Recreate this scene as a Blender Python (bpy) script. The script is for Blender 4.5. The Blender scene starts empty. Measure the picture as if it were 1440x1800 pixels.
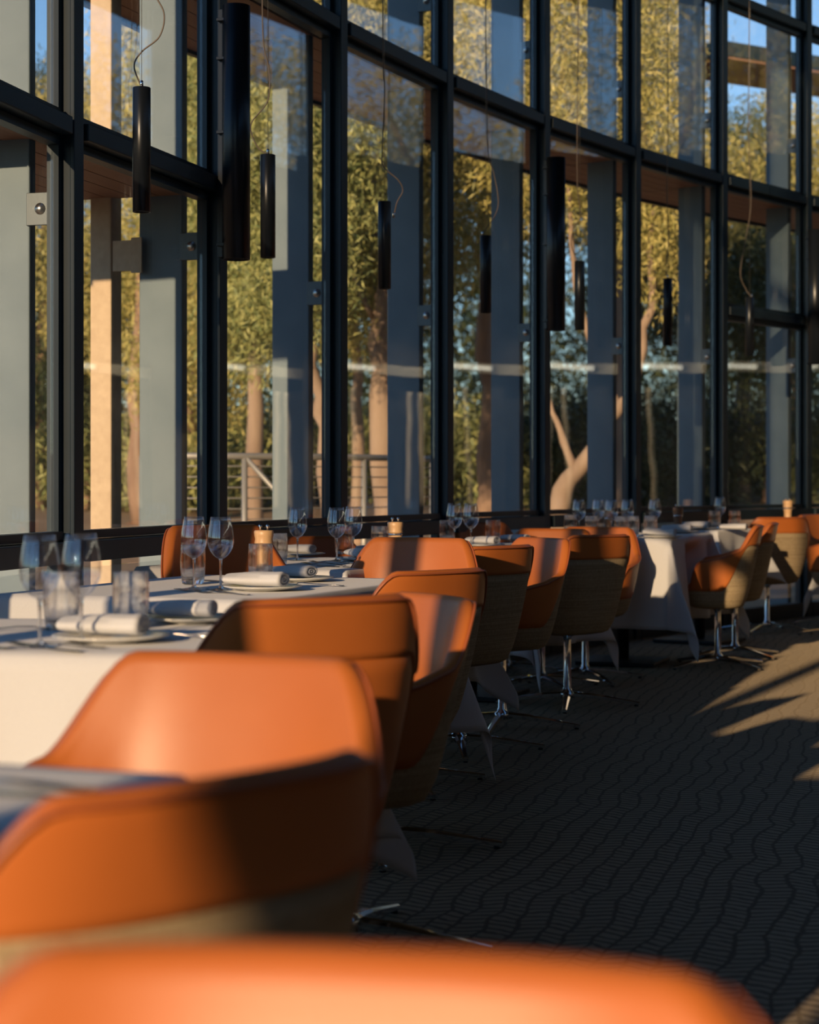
import bpy, bmesh, math, random
import numpy as np
from mathutils import Vector, Matrix
random.seed(7); rng = np.random.default_rng(11)
S = bpy.context.scene; C = S.collection
R = math.radians; sin = math.sin; cos = math.cos; PI = math.pi

# ------------------------------------------------------------------ camera
EYE = 1.06; F = 3300.0; HOR = 847.0
cd = bpy.data.cameras.new('camera'); cam = bpy.data.objects.new('camera', cd); C.objects.link(cam)
cam.location = (0, 0, EYE); cam.rotation_euler = (R(90), 0, 0)
cd.sensor_fit = 'VERTICAL'; cd.sensor_height = 36; cd.lens = F/1800*36
cd.shift_y = (HOR-900)/1800; cd.clip_start = 0.05; cd.clip_end = 400
cd.dof.use_dof = True; cd.dof.focus_distance = 6.4; cd.dof.aperture_fstop = 3.8
S.camera = cam
# ------------------------------------------------------------------ sky, sun, exposure
SUN_HEAD = 24.0; SUN_EL = 10.5        # heading the light travels towards (clockwise from +Y), elevation
w = bpy.data.worlds.new('sky'); S.world = w; w.use_nodes = True
nt = w.node_tree; bg = nt.nodes['Background']
sky = nt.nodes.new('ShaderNodeTexSky'); sky.sky_type = 'NISHITA'; sky.sun_disc = False
sky.sun_elevation = R(16); sky.sun_rotation = R(SUN_HEAD+180); sky.air_density = 1.0; sky.dust_density = 0.0; sky.ozone_density = 4.0
nt.links.new(sky.outputs[0], bg.inputs[0]); bg.inputs[1].default_value = 0.165
sd = bpy.data.lights.new('sun', 'SUN'); sun = bpy.data.objects.new('sun', sd); C.objects.link(sun)
dv = Vector((sin(R(SUN_HEAD))*cos(R(SUN_EL)), cos(R(SUN_HEAD))*cos(R(SUN_EL)), -sin(R(SUN_EL))))
sun.rotation_euler = dv.to_track_quat('-Z', 'Y').to_euler(); sun.location = (-8, -16, 6)
sd.energy = 6.3; sd.color = (1.0, .69, .40); sd.angle = R(.6)
S.view_settings.view_transform = 'Standard'; S.view_settings.look = 'None'
S.view_settings.exposure = 0.0; S.view_settings.gamma = 1; S.view_settings.use_curve_mapping = False
S.cycles.transparent_max_bounces = 32; S.cycles.max_bounces = 10; S.cycles.transmission_bounces = 10
S.cycles.caustics_reflective = False; S.cycles.caustics_refractive = False

# ------------------------------------------------------------------ materials
def mat(name, col=(.5,.5,.5), rough=.5, metal=0, spec=.5, **k):
    m = bpy.data.materials.new(name); m.use_nodes = True
    b = m.node_tree.nodes['Principled BSDF']
    b.inputs['Base Color'].default_value = (*col, 1); b.inputs['Roughness'].default_value = rough
    b.inputs['Metallic'].default_value = metal; b.inputs['Specular IOR Level'].default_value = spec
    for a, v in k.items(): b.inputs[a].default_value = v
    return m
def N(m, t, **k):
    n = m.node_tree.nodes.new(t)
    for a, v in k.items(): setattr(n, a, v)
    return n
def L(m, a, b): m.node_tree.links.new(a, b)
def noisy(m, scale, c1, c2, bump=0, detail=4, stretch=(1,1,1), bscale=None):
    """base colour and fine relief from a noise in object space"""
    b = m.node_tree.nodes['Principled BSDF']
    tc = N(m, 'ShaderNodeTexCoord'); mp = N(m, 'ShaderNodeMapping'); mp.inputs['Scale'].default_value = stretch
    L(m, tc.outputs['Object'], mp.inputs[0])
    n = N(m, 'ShaderNodeTexNoise'); n.inputs['Scale'].default_value = scale; n.inputs['Detail'].default_value = detail
    L(m, mp.outputs[0], n.inputs['Vector'])
    r = N(m, 'ShaderNodeValToRGB'); r.color_ramp.elements[0].position = .3; r.color_ramp.elements[1].position = .7
    r.color_ramp.elements[0].color = (*c1, 1); r.color_ramp.elements[1].color = (*c2, 1)
    L(m, n.outputs['Fac'], r.inputs[0]); L(m, r.outputs[0], b.inputs['Base Color'])
    if bump:
        n2 = N(m, 'ShaderNodeTexNoise'); n2.inputs['Scale'].default_value = bscale or scale*4; n2.inputs['Detail'].default_value = 3
        L(m, mp.outputs[0], n2.inputs['Vector'])
        bp = N(m, 'ShaderNodeBump'); bp.inputs['Strength'].default_value = bump; bp.inputs['Distance'].default_value = .002
        L(m, n2.outputs['Fac'], bp.inputs['Height']); L(m, bp.outputs[0], b.inputs['Normal'])
    return m
leather = noisy(mat('orange_leather', rough=.43, spec=.5), 3, (.42,.115,.022), (.50,.145,.030), .12, bscale=260)
piping_m = mat('leather_piping', (.34,.09,.03), .4)
chrome = mat('chrome', (.78,.8,.82), .08, 1)
steel_cut = mat('cutlery_steel', (.34,.35,.37), .14, 1)
black_metal = mat('black_lamp_metal', (.012,.016,.022), .3, .2)
cable_m = mat('cable', (.16,.12,.09), .45)
wire_m = mat('suspension_wire', (.35,.33,.3), .4, .7)
frame_m = noisy(mat('dark_window_frame', rough=.42, spec=.35), 6, (.010,.026,.040), (.014,.032,.048))
fin_m = noisy(mat('grey_painted_fin', rough=.6), 5, (.13,.185,.225), (.16,.22,.26), .1)
plate_m = mat('bracket_steel', (.10,.12,.13), .45, .5)
bolt_m = mat('bolt_steel', (.7,.68,.63), .3, 1)
post_m = noisy(mat('cream_post_paint', rough=.7), 30, (.52,.40,.27), (.60,.47,.32), .1)
timber_s = noisy(mat('timber_soffit', rough=.6), 14, (.30,.15,.085), (.38,.20,.115), .1, stretch=(1,.12,1))
linen = noisy(mat('white_linen', rough=.85, spec=.2), 400, (.60,.605,.63), (.65,.655,.67), .15)
linen.node_tree.nodes['Principled BSDF'].inputs['Sheen Weight'].default_value = .2
porcelain = mat('white_porcelain', (.80,.79,.74), .18)
mill_wood = noisy(mat('pale_mill_wood', rough=.4), 40, (.62,.36,.17), (.74,.47,.24), 0, stretch=(1,1,.1))
shaded_wood = noisy(mat('shaded_mill_wood', rough=.4), 40, (.20,.10,.05), (.27,.14,.07), 0, stretch=(1,1,.1))  # mill wood darkened in its colour for the mills standing in shadow
table_m = mat('dark_table_top', (.05,.035,.025), .5)
iron = mat('black_iron', (.012,.012,.013), .5)
dark_paint = mat('dark_plaster', (.045,.043,.042), .8)
ceil_m = mat('dark_ceiling', (.06,.055,.05), .85)
red_wood = noisy(mat('red_brown_panel', rough=.45), 8, (.22,.05,.025), (.30,.075,.035), 0, stretch=(1,1,.15))
pale_band = mat('pale_rail_paint', (.62,.60,.50), .6)
curtain_m = noisy(mat('pale_curtain', rough=.9), 60, (.62,.58,.48), (.72,.68,.56), .2)
glow = mat('lamp_diffuser', (.9,.7,.5), .5); glow.node_tree.nodes['Principled BSDF'].inputs['Emission Color'].default_value = (1,.62,.34,1); glow.node_tree.nodes['Principled BSDF'].inputs['Emission Strength'].default_value = .9
green_l = mat('green_sign_light', (.1,.8,.4), .5); green_l.node_tree.nodes['Principled BSDF'].inputs['Emission Color'].default_value = (.1,1,.45,1); green_l.node_tree.nodes['Principled BSDF'].inputs['Emission Strength'].default_value = 2.0

strip_l = mat('warm_strip_light',(.9,.85,.7),.5); strip_l.node_tree.nodes['Principled BSDF'].inputs['Emission Color'].default_value=(1,.93,.72,1); strip_l.node_tree.nodes['Principled BSDF'].inputs['Emission Strength'].default_value=2.0
def fabric():
    m = mat('tan_woven_fabric', rough=.9, spec=.2); b = m.node_tree.nodes['Principled BSDF']
    tc = N(m, 'ShaderNodeTexCoord'); 
    outs = []
    for st in ((1,1,130), (130,130,2)):
        mp = N(m, 'ShaderNodeMapping'); mp.inputs['Scale'].default_value = st; L(m, tc.outputs['Object'], mp.inputs[0])
        n = N(m, 'ShaderNodeTexNoise'); n.inputs['Scale'].default_value = 2.2; n.inputs['Detail'].default_value = 2; L(m, mp.outputs[0], n.inputs['Vector'])
        outs.append(n.outputs['Fac'])
    a = N(m, 'ShaderNodeMath', operation='ADD'); L(m, outs[0], a.inputs[0]); L(m, outs[1], a.inputs[1])
    h = N(m, 'ShaderNodeMath', operation='MULTIPLY'); L(m, a.outputs[0], h.inputs[0]); h.inputs[1].default_value = .5
    r = N(m, 'ShaderNodeValToRGB'); r.color_ramp.elements[0].position = .38; r.color_ramp.elements[1].position = .62
    r.color_ramp.elements[0].color = (.27,.20,.115,1); r.color_ramp.elements[1].color = (.43,.335,.205,1)
    L(m, h.outputs[0], r.inputs[0]); L(m, r.outputs[0], b.inputs['Base Color'])
    bp = N(m, 'ShaderNodeBump'); bp.inputs['Strength'].default_value = .5; bp.inputs['Distance'].default_value = .001
    L(m, h.outputs[0], bp.inputs['Height']); L(m, bp.outputs[0], b.inputs['Normal'])
    return m
fabric_m = fabric()

def thin_glass(name, tint, wav=0.0, ior=1.5, wscale=.9):
    m = bpy.data.materials.new(name); m.use_nodes = True; t = m.node_tree; t.nodes.clear()
    o = N(m, 'ShaderNodeOutputMaterial'); mx = N(m, 'ShaderNodeMixShader')
    tr = N(m, 'ShaderNodeBsdfTransparent'); tr.inputs[0].default_value = (*tint, 1)
    gl = N(m, 'ShaderNodeBsdfGlossy'); gl.inputs['Roughness'].default_value = 0.0; gl.inputs[0].default_value = (.97,.98,1,1)
    fr = N(m, 'ShaderNodeFresnel'); fr.inputs[0].default_value = ior
    if wav:
        tc = N(m, 'ShaderNodeTexCoord'); n = N(m, 'ShaderNodeTexNoise'); n.inputs['Scale'].default_value = wscale; n.inputs['Detail'].default_value = 1.5
        mp = N(m, 'ShaderNodeMapping'); mp.inputs['Scale'].default_value = (1, 1, .45); L(m, tc.outputs['Object'], mp.inputs[0])
        L(m, mp.outputs[0], n.inputs['Vector'])
        bp = N(m, 'ShaderNodeBump'); bp.inputs['Strength'].default_value = 1; bp.inputs['Distance'].default_value = wav
        L(m, n.outputs['Fac'], bp.inputs['Height']); L(m, bp.outputs[0], gl.inputs['Normal'])
    # same reflectance from inside or outside of the sheet
    g = N(m, 'ShaderNodeNewGeometry'); lw = N(m, 'ShaderNodeLayerWeight'); lw.inputs[0].default_value = .5
    # Schlick: F = f0 + (1-f0)*(1-cos)^5, cos from Facing
    pw = N(m, 'ShaderNodeMath', operation='POWER'); L(m, lw.outputs['Facing'], pw.inputs[0]); pw.inputs[1].default_value = 5
    f0 = ((ior-1)/(ior+1))**2
    ma = N(m, 'ShaderNodeMath', operation='MULTIPLY_ADD'); L(m, pw.outputs[0], ma.inputs[0]); ma.inputs[1].default_value = 1-f0; ma.inputs[2].default_value = f0
    t.nodes.remove(fr); t.nodes.remove(g)
    L(m, ma.outputs[0], mx.inputs[0]); L(m, tr.outputs[0], mx.inputs[1]); L(m, gl.outputs[0], mx.inputs[2]); L(m, mx.outputs[0], o.inputs[0])
    return m
pane_m = thin_glass('window_glass', (.965,.98,.985), .0012, 1.55)
def solid_glass(name, k=.55):
    m = bpy.data.materials.new(name); m.use_nodes = True; t = m.node_tree; t.nodes.clear()
    o = N(m, 'ShaderNodeOutputMaterial'); mx = N(m, 'ShaderNodeMixShader'); mx.inputs[0].default_value = k
    tr = N(m, 'ShaderNodeBsdfTransparent'); gl = N(m, 'ShaderNodeBsdfGlass'); gl.inputs['IOR'].default_value = 1.45; gl.inputs['Roughness'].default_value = 0
    L(m, tr.outputs[0], mx.inputs[1]); L(m, gl.outputs[0], mx.inputs[2]); L(m, mx.outputs[0], o.inputs[0]); return m
heavy_m = solid_glass('heavy_clear_glass', .7)
bowl_m = thin_glass('thin_clear_glass', (.985,.99,1), 0, 2.0)


def carpet():
    m = mat('patterned_carpet', rough=.95, spec=.1, **{'Sheen Weight':.14,'Sheen Roughness':.4,'Sheen Tint':(1,.8,.55,1)}); b = m.node_tree.nodes['Principled BSDF']
    tc = N(m, 'ShaderNodeTexCoord'); mp = N(m, 'ShaderNodeMapping'); mp.inputs['Rotation'].default_value = (0,0,R(16)); L(m, tc.outputs['Object'], mp.inputs[0])
    nz = N(m, 'ShaderNodeTexNoise'); nz.inputs['Scale'].default_value = 2.4; nz.inputs['Detail'].default_value = 2; L(m, mp.outputs[0], nz.inputs['Vector'])
    nz2 = N(m, 'ShaderNodeTexNoise'); nz2.inputs['Scale'].default_value = 17; nz2.inputs['Detail'].default_value = 1; L(m, mp.outputs[0], nz2.inputs['Vector'])
    sp = N(m, 'ShaderNodeSeparateXYZ'); L(m, mp.outputs[0], sp.inputs[0])
    def M(op, a, bb=None, c=None):
        n = N(m, 'ShaderNodeMath', operation=op)
        for i, v in enumerate((a, bb, c)):
            if v is None: continue
            if isinstance(v, (int, float)): n.inputs[i].default_value = v
            else: L(m, v, n.inputs[i])
        return n.outputs[0]
    W = .066
    xw = M('MULTIPLY_ADD', nz.outputs['Fac'], .13, sp.outputs['X']); xw = M('MULTIPLY_ADD', nz2.outputs['Fac'], .010, xw)
    v = M('DIVIDE', xw, W); row = M('FLOOR', v); fr = M('FRACT', v)
    wn = N(m, 'ShaderNodeTexWhiteNoise', noise_dimensions='1D'); L(m, row, wn.inputs['W'])
    odd = M('SUBTRACT', M('MULTIPLY', M('FRACT', M('MULTIPLY', row, .5)), 4), 1)   # -1 / +1
    tilt = M('MULTIPLY', M('MULTIPLY', M('SUBTRACT', fr, .5), odd), .030)
    y = M('ADD', M('ADD', sp.outputs['Y'], tilt), M('MULTIPLY', wn.outputs[0], .5)); y = M('MULTIPLY_ADD', nz2.outputs['Fac'], .030, y)
    rib = M('FRACT', M('DIVIDE', y, .042))
    edge = M('MINIMUM', fr, M('SUBTRACT', 1, fr)); redge = M('MINIMUM', rib, M('SUBTRACT', 1, rib))
    ms = N(m, 'ShaderNodeMapRange', interpolation_type='SMOOTHSTEP'); ms.inputs[1].default_value = .03; ms.inputs[2].default_value = .13; L(m, edge, ms.inputs[0])
    ms2 = N(m, 'ShaderNodeMapRange', interpolation_type='SMOOTHSTEP'); ms2.inputs[1].default_value = .10; ms2.inputs[2].default_value = .26; L(m, redge, ms2.inputs[0])
    f = M('MULTIPLY', ms.outputs[0], ms2.outputs[0])
    mx = N(m, 'ShaderNodeMix', data_type='RGBA'); L(m, f, mx.inputs[0]); mx.inputs[6].default_value = (.085,.073,.058,1); mx.inputs[7].default_value = (.265,.225,.165,1)
    L(m, mx.outputs[2], b.inputs['Base Color'])
    n3 = N(m, 'ShaderNodeTexNoise'); n3.inputs['Scale'].default_value = 600; L(m, mp.outputs[0], n3.inputs['Vector'])
    bp = N(m, 'ShaderNodeBump'); bp.inputs['Strength'].default_value = .4; bp.inputs['Distance'].default_value = .002
    hh = M('MULTIPLY_ADD', n3.outputs['Fac'], .4, f); L(m, hh, bp.inputs['Height']); L(m, bp.outputs[0], b.inputs['Normal'])
    return m
carpet_m = carpet()

# ------------------------------------------------------------------ helpers
def setp(o, label=None, cat=None, group=None, kind=None):
    if label: o['label'] = label
    if cat: o['category'] = cat
    if group: o['group'] = group
    if kind: o['kind'] = kind
    return o
def meshobj(name, verts, faces, m, parent=None, smooth=True, loc=None):
    me = bpy.data.meshes.new(name); me.from_pydata([tuple(v) for v in verts], [], faces); me.update()
    if smooth: me.polygons.foreach_set('use_smooth', [True]*len(me.polygons))
    me.materials.append(m); o = bpy.data.objects.new(name, me); C.objects.link(o)
    if parent: o.parent = parent
    if loc is not None: o.location = loc
    return o
def bmobj(name, bm, m, parent=None, smooth=False):
    bmesh.ops.recalc_face_normals(bm, faces=bm.faces)
    me = bpy.data.meshes.new(name); bm.to_mesh(me); bm.free(); me.materials.append(m)
    if smooth: me.polygons.foreach_set('use_smooth', [True]*len(me.polygons))
    o = bpy.data.objects.new(name, me); C.objects.link(o)
    if parent: o.parent = parent
    return o
def empty(name, loc=(0,0,0), rz=0):
    o = bpy.data.objects.new(name, None); C.objects.link(o); o.location = loc; o.rotation_euler = (0,0,rz); o.empty_display_size = .1; return o
def box(bm, c, s, rz=0, bev=0, mtx=None):
    T = Matrix.Translation(c) @ Matrix.Rotation(rz, 4, 'Z') @ Matrix.Diagonal((*s, 1))
    if mtx: T = mtx @ T
    r = bmesh.ops.create_cube(bm, size=1, matrix=T)
    if bev:
        es = list({e for v in r['verts'] for e in v.link_edges}); bmesh.ops.bevel(bm, geom=es, offset=bev, segments=2, affect='EDGES', profile=.5)
    return r
def bxo(name, c, s, m, parent=None, rz=0, bev=0):
    bm = bmesh.new(); box(bm, (0,0,0), s, 0, bev); o = bmobj(name, bm, m, parent); o.location = c; o.rotation_euler = (0,0,rz); return o
def lathe(pts, n=32):
    vs=[]; fs=[]; k=len(pts)
    for i in range(n):
        a=2*PI*i/n
        for (r,z) in pts: vs.append((r*cos(a), r*sin(a), z))
    for i in range(n):
        for j in range(k-1):
            a=i*k+j; b=((i+1)%n)*k+j
            fs.append((a,b,b+1,a+1))
    return vs,fs
def lath(name, pts, m, parent=None, n=32, loc=None):
    v,f=lathe(pts,n); o=meshobj(name,v,f,m,parent,True,loc)
    bm=bmesh.new(); bm.from_mesh(o.data); bmesh.ops.remove_doubles(bm,verts=bm.verts,dist=1e-6); bmesh.ops.recalc_face_normals(bm,faces=bm.faces); bm.to_mesh(o.data); bm.free()
    return o
def tube(path, rad, n=8, closed=False, cap=True):
    P=[Vector(p) for p in path]; k=len(P); vs=[]; fs=[]
    rads = rad if hasattr(rad,'__len__') else [rad]*k
    up=Vector((0,0,1)); prev=None
    for i,p in enumerate(P):
        if closed: t=(P[(i+1)%k]-P[i-1])
        else: t=P[min(i+1,k-1)]-P[max(i-1,0)]
        t.normalize()
        if prev is None:
            a = Vector((1,0,0)) if abs(t.z)>.9 else up
            u=t.cross(a).normalized()
        else: u=(prev-t*prev.dot(t)).normalized()
        prev=u; v=t.cross(u)
        for j in range(n):
            a=2*PI*j/n; vs.append(p+ (u*cos(a)+v*sin(a))*rads[i])
    m_=k if closed else k-1
    for i in range(m_):
        for j in range(n):
            a=i*n+j; b=i*n+(j+1)%n; c=((i+1)%k)*n+(j+1)%n; d=((i+1)%k)*n+j; fs.append((a,b,c,d))
    if cap and not closed: fs.append(tuple(range(n))[::-1]); fs.append(tuple(range((k-1)*n,k*n)))
    return vs,fs
def tubo(name, path, rad, m, parent=None, n=8, closed=False):
    v,f=tube(path,rad,n,closed); return meshobj(name,v,f,m,parent)
def kids(o): return [c for c in bpy.data.objects if c.parent==o]
CH={}
def copy_tree(o):
    if o.name not in CH: CH[o.name]=[(c,kids(c)) for c in kids(o)]
    r=o.copy(); C.objects.link(r)
    for c,g in CH[o.name]:
        d=c.copy(); C.objects.link(d); d.parent=r
        for e in g:
            h=e.copy(); C.objects.link(h); h.parent=d
    return r
def sm(a,b,x):
    t=min(1,max(0,(x-a)/(b-a))); return t*t*(3-2*t)

# ------------------------------------------------------------------ curved glass wall (an arc, 1.338 m bays)
LB=1.3379; TH0=16.59; DTH=3.723
M={1:Vector((-1.1996,6.6047,0))}
def head(i): return R(TH0+DTH*(i-1))          # heading of the bay that starts at mullion i
for i in range(1,13): M[i+1]=M[i]+Vector((sin(head(i)),cos(head(i)),0))*LB
for i in range(0,-7,-1): M[i]=M[i+1]-Vector((sin(head(i)),cos(head(i)),0))*LB
def nrm(i):                                    # outward normal at mullion i
    a=(head(i)+head(i-1))/2; return Vector((-cos(a),sin(a),0))
ZTOP=6.4
def transoms(i):                               # heights of the cross bars of bay i..i+1
    t=[4.63]
    if i<=1: t.append(2.30)
    else: t.append(3.275)
    if i>=7: t.append(2.32)
    return sorted(t)
fin_src=None
wins={}
for i in range(-5,12):
    A=M[i]; B=M[i+1]; a=head(i); mid=(A+B)/2; rz=-a
    win=empty(f'window_{i+6}', (A.x,A.y,0), rz); setp(win, kind='structure'); wins[i]=win
    # local frame of the bay: +y along the wall, -x outwards
    def P(name,c,s,m,bev=0,rz=0):
        return bxo(name,c,s,m,win,rz,bev)
    P('mullion',(-.022,0,ZTOP/2),(.09,.062,ZTOP),frame_m)
    P('mullion_cap',(.032,0,ZTOP/2),(.018,.074,ZTOP),frame_m,.003)
    P('glazing_bead',(-.03,.047,ZTOP/2),(.045,.03,ZTOP),frame_m)
    P('glazing_bead',(-.03,-.047,ZTOP/2),(.045,.03,ZTOP),frame_m)
    y0,y1=.066,LB-.066; ly=y1-y0; cy=(y0+y1)/2
    P('sill_rail',(-.005,cy,.815),(.12,ly,.075),frame_m,.004)
    P('sill_rail',(-.02,cy,.872),(.06,ly,.03),frame_m)
    P('sill_rail',(-.02,cy,.055),(.10,ly,.11),frame_m)
    zs=transoms(i)
    for z in zs:
        P('transom',(-.005,cy,z),(.10,ly,.062),frame_m,.004)
        P('transom',(-.03,cy,z+.048),(.05,ly,.03),frame_m)
        P('transom',(-.03,cy,z-.05),(.05,ly,.03),frame_m)
    edges=[.11]+[.80]+zs+[ZTOP]
    lo=.11
    for hi in [.78]+zs+[ZTOP]:
        gap=.0 if hi==ZTOP else .03
        zz0=lo+(.03 if lo>.2 else 0); zz1=hi-gap
        P('pane',(-.035,cy,(zz0+zz1)/2),(.012,ly,zz1-zz0),pane_m)
        lo=hi if hi!=.78 else .86
    # timber lined canopy outside at the height of the cross bar (and what it carries)
    if i>=1:
        zc=2.30 if i<=1 else 3.275
        P('canopy_fascia',(-.845,LB/2,zc+.02),(.03,LB+.03,.14),frame_m)
        for k in range(6):
            P('soffit_board',(-.13-.06-.118*k,LB/2,zc-.02),(.112,LB+.05 if i!=1 else LB,.02),timber_s)
        P('canopy_roof',(-.49,LB/2,zc+.03),(.68,LB,.05),frame_m)
    elif i==0:
        P('canopy_fascia',(-.845,LB*.8,2.32),(.03,LB*.4,.14),frame_m)
        for k in range(6): P('soffit_board',(-.19-.118*k,LB*.8,2.28),(.112,LB*.4,.02),timber_s)
        P('canopy_roof',(-.49,LB*.8,2.33),(.68,LB*.4,.05),frame_m)
    # upright fin outside, held off the mullion by brackets
    if i>=1:
        f=P('fin',(-.243,0,ZTOP/2+.1),(.205,.05,ZTOP+.5),fin_m,.006)
        for zb in ((2.02 if i<2 else 2.05 if i<3 else 1.98), 3.72):
            br=P('bracket',(-.098,-.028,zb),(.10,.012,.115),plate_m,.002)
            lp=lath('bolt',[(0,.012),(.011,.012),(.013,.008),(.013,0),(.021,0),(.021,-.004),(0,-.004)],bolt_m,br,12)
            lp.rotation_euler=(R(90),0,0); lp.location=(.005,-.008,0)
# cream steel post standing off the second fin, with its bracket
n2=nrm(2); a2=(head(2)+head(1))/2
pp=M[2]+n2*.51
post=empty('trim_1',(pp.x,pp.y,0),-a2); setp(post,kind='structure')
bxo('post',(0,0,3.3),(.10,.10,6.6),post_m,post,0,.006)
bb=bxo('bracket',(.115,-.04,2.02),(.12,.012,.13),post_m,post,0,.002); bxo('bracket_plate',(.055,-.008,0),(.05,.01,.15),post_m,bb,0,.002)
# high flat roof edge seen through the far upper panes
hr=empty('trim_2',(4.45,21.0,0),R(-58)); setp(hr,kind='structure')
bxo('roof_slab',(0,0,5.62),(.96,3.4,.16),frame_m,hr,0,.01)
for k in range(6): bxo('soffit_board',(-.40+.16*k,0,5.525),(.15,3.3,.02),timber_s,hr)
bxo('roof_post',(-.3,1.5,2.8),(.14,.14,5.45),fin_m,hr,0,.01)
bxo('roof_post',(-.3,-1.5,2.8),(.14,.14,5.45),fin_m,hr,0,.01)

# ------------------------------------------------------------------ floor, ceiling, other walls
def arc_room(z, m, name, pts, flip=False):
    vs=[(p[0],p[1],z) for p in pts]; f=[tuple(range(len(vs)))]
    if flip: f=[f[0][::-1]]
    return meshobj(name,vs,f,m,None,False)
left=[(M[i].x,M[i].y) for i in range(-5,13)]
RW0=(3.6,-3.0); RW1=(7.9,17.6)            # the long wall across the room
room=[(left[0][0],-2.2)]+[p for p in left if p[1]>-2.2]+[RW1,(RW0[0]+.17,-2.2)]
fl=arc_room(0,carpet_m,'floor',room[::-1]); setp(fl,kind='structure')
ce=arc_room(ZTOP,ceil_m,'ceiling',room); setp(ce,kind='structure')
rw=empty('wall_right',(RW0[0],RW0[1],0),-math.atan2(RW1[0]-RW0[0],RW1[1]-RW0[1])); setp(rw,kind='structure')
LR=math.hypot(RW1[0]-RW0[0],RW1[1]-RW0[1])+.3
bxo('wall_panel',(.22,LR/2,2.25),(.2,LR,4.5),dark_paint,rw)
bxo('wall_panel',(.05,LR/2,3.4),(.14,LR,2.2),dark_paint,rw)
bxo('wall_panel',(.1,LR/2,6.3),(.2,LR,.3),dark_paint,rw)
bxo('rail',(0,LR/2,2.26),(.08,LR,.11),pale_band,rw)
for k in range(8):
    bxo('strip_light',(-.05,2.0+2.4*k,2.26),(.02,1.9,.05),strip_l,rw)
for y in (11.3,11.55,15.1,15.35): bxo('sign_light',(-.07,y,2.27),(.02,.09,.035),green_l,rw)
bxo('skirting',(-.01,LR/2,.08),(.03,LR,.16),dark_paint,rw)
for k in range(int(LR/1.25)+1):
    y=k*1.25+.3
    if y+1.2>LR: break
    bxo('door_panel',(.08,y+.55,1.1),(.06,.95,2.0),red_wood if k%3 else dark_paint,rw,0,.005)
    bxo('door_frame',(.06,y,1.1),(.12,.14,2.2),red_wood,rw)
    bxo('clerestory_post',(.1,y,5.4),(.12,.08,1.8),frame_m,rw)
    bxo('clerestory_pane',(.1,y+.625,5.4),(.01,1.17,1.75),pane_m,rw)
bw=empty('wall_back',(0,-2.2,0)); setp(bw,kind='structure')
bxo('wall_panel',(1.65,-.1,ZTOP/2),(4.5,.2,ZTOP),dark_paint,bw)
bxo('wall_panel',(-1.1,-.1,6.05),(.1,.2,.7),dark_paint,bw)
bxo('wall_panel',(-1.35,-.1,6.05),(.6,.2,.7),dark_paint,bw)
bxo('wall_panel',(-1.35,-.1,.15),(.6,.2,.3),dark_paint,bw)
co=empty('trim_3',(-1.375,-1.35,0)); setp(co,kind='structure')  # unseen column added to throw shade on the second nearest chair
lath('shade_column',[(0,0),(.083,0),(.083,ZTOP),(0,ZTOP)],dark_paint,co,32); lath('shade_column_collar',[(.083,0),(.1,0),(.1,.04),(.083,.05)],dark_paint,co,32)
fw=empty('wall_far',(left[-1][0],left[-1][1],0)); setp(fw,kind='structure')
dx=RW1[0]-left[-1][0]; dy=RW1[1]-left[-1][1]
bxo('wall_panel',(dx/2,dy/2,ZTOP/2),(math.hypot(dx,dy),.2,ZTOP),dark_paint,fw,math.atan2(dy,dx))

# ------------------------------------------------------------------ ground outside
def hground(x,y):
    # distance outside the arc: centre of curvature
    d=math.hypot(x-CX,y-CY)-RAD if True else 0
    z=-.02+.85*sm(3,13,d)+.9*sm(13,30,d)
    return z+(.05*sin(x*.7+1)*cos(y*.5))*sm(3,8,d)
nn=nrm(4); RAD=LB/(2*sin(R(DTH)/2)); CX=M[4].x-nn.x*RAD; CY=M[4].y-nn.y*RAD
gm=noisy(mat('sandy_ground',rough=.95,spec=.1),.6,(.30,.20,.12),(.46,.33,.21),.6,bscale=9)
gx=np.linspace(-60,90,90); gy=np.linspace(-60,110,100); gv=[]; gf=[]
for j in gy:
    for i in gx:
        d=math.hypot(i-CX,j-CY)-RAD
        gv.append((i,j,hground(i,j) if d>0 else -.03))
for b in range(len(gy)-1):
    for a in range(len(gx)-1):
        k=b*len(gx)+a; gf.append((k,k+1,k+1+len(gx),k+len(gx)))
g=meshobj('ground',gv,gf,gm); g.location.z=-.03; setp(g,kind='structure')

# ------------------------------------------------------------------ foliage and trees
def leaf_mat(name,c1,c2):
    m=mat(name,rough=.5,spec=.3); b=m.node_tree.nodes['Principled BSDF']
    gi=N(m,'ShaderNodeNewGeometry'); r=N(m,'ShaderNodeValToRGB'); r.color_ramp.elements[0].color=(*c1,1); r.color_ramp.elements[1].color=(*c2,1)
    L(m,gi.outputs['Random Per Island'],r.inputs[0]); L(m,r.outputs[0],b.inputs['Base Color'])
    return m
leafA=leaf_mat('olive_gold_leaves',(.20,.21,.06),(.68,.58,.20))
leafB=leaf_mat('green_leaves',(.14,.19,.065),(.52,.51,.19))
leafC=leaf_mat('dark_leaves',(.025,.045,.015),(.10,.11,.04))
bark=noisy(mat('pale_bark',rough=.85),5,(.26,.18,.125),(.42,.31,.22),1.0,stretch=(1,1,.25),bscale=22)
bark2=noisy(mat('grey_brown_bark',rough=.85),5,(.22,.14,.10),(.38,.25,.16),1.0,stretch=(1,1,.25),bscale=22)
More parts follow.
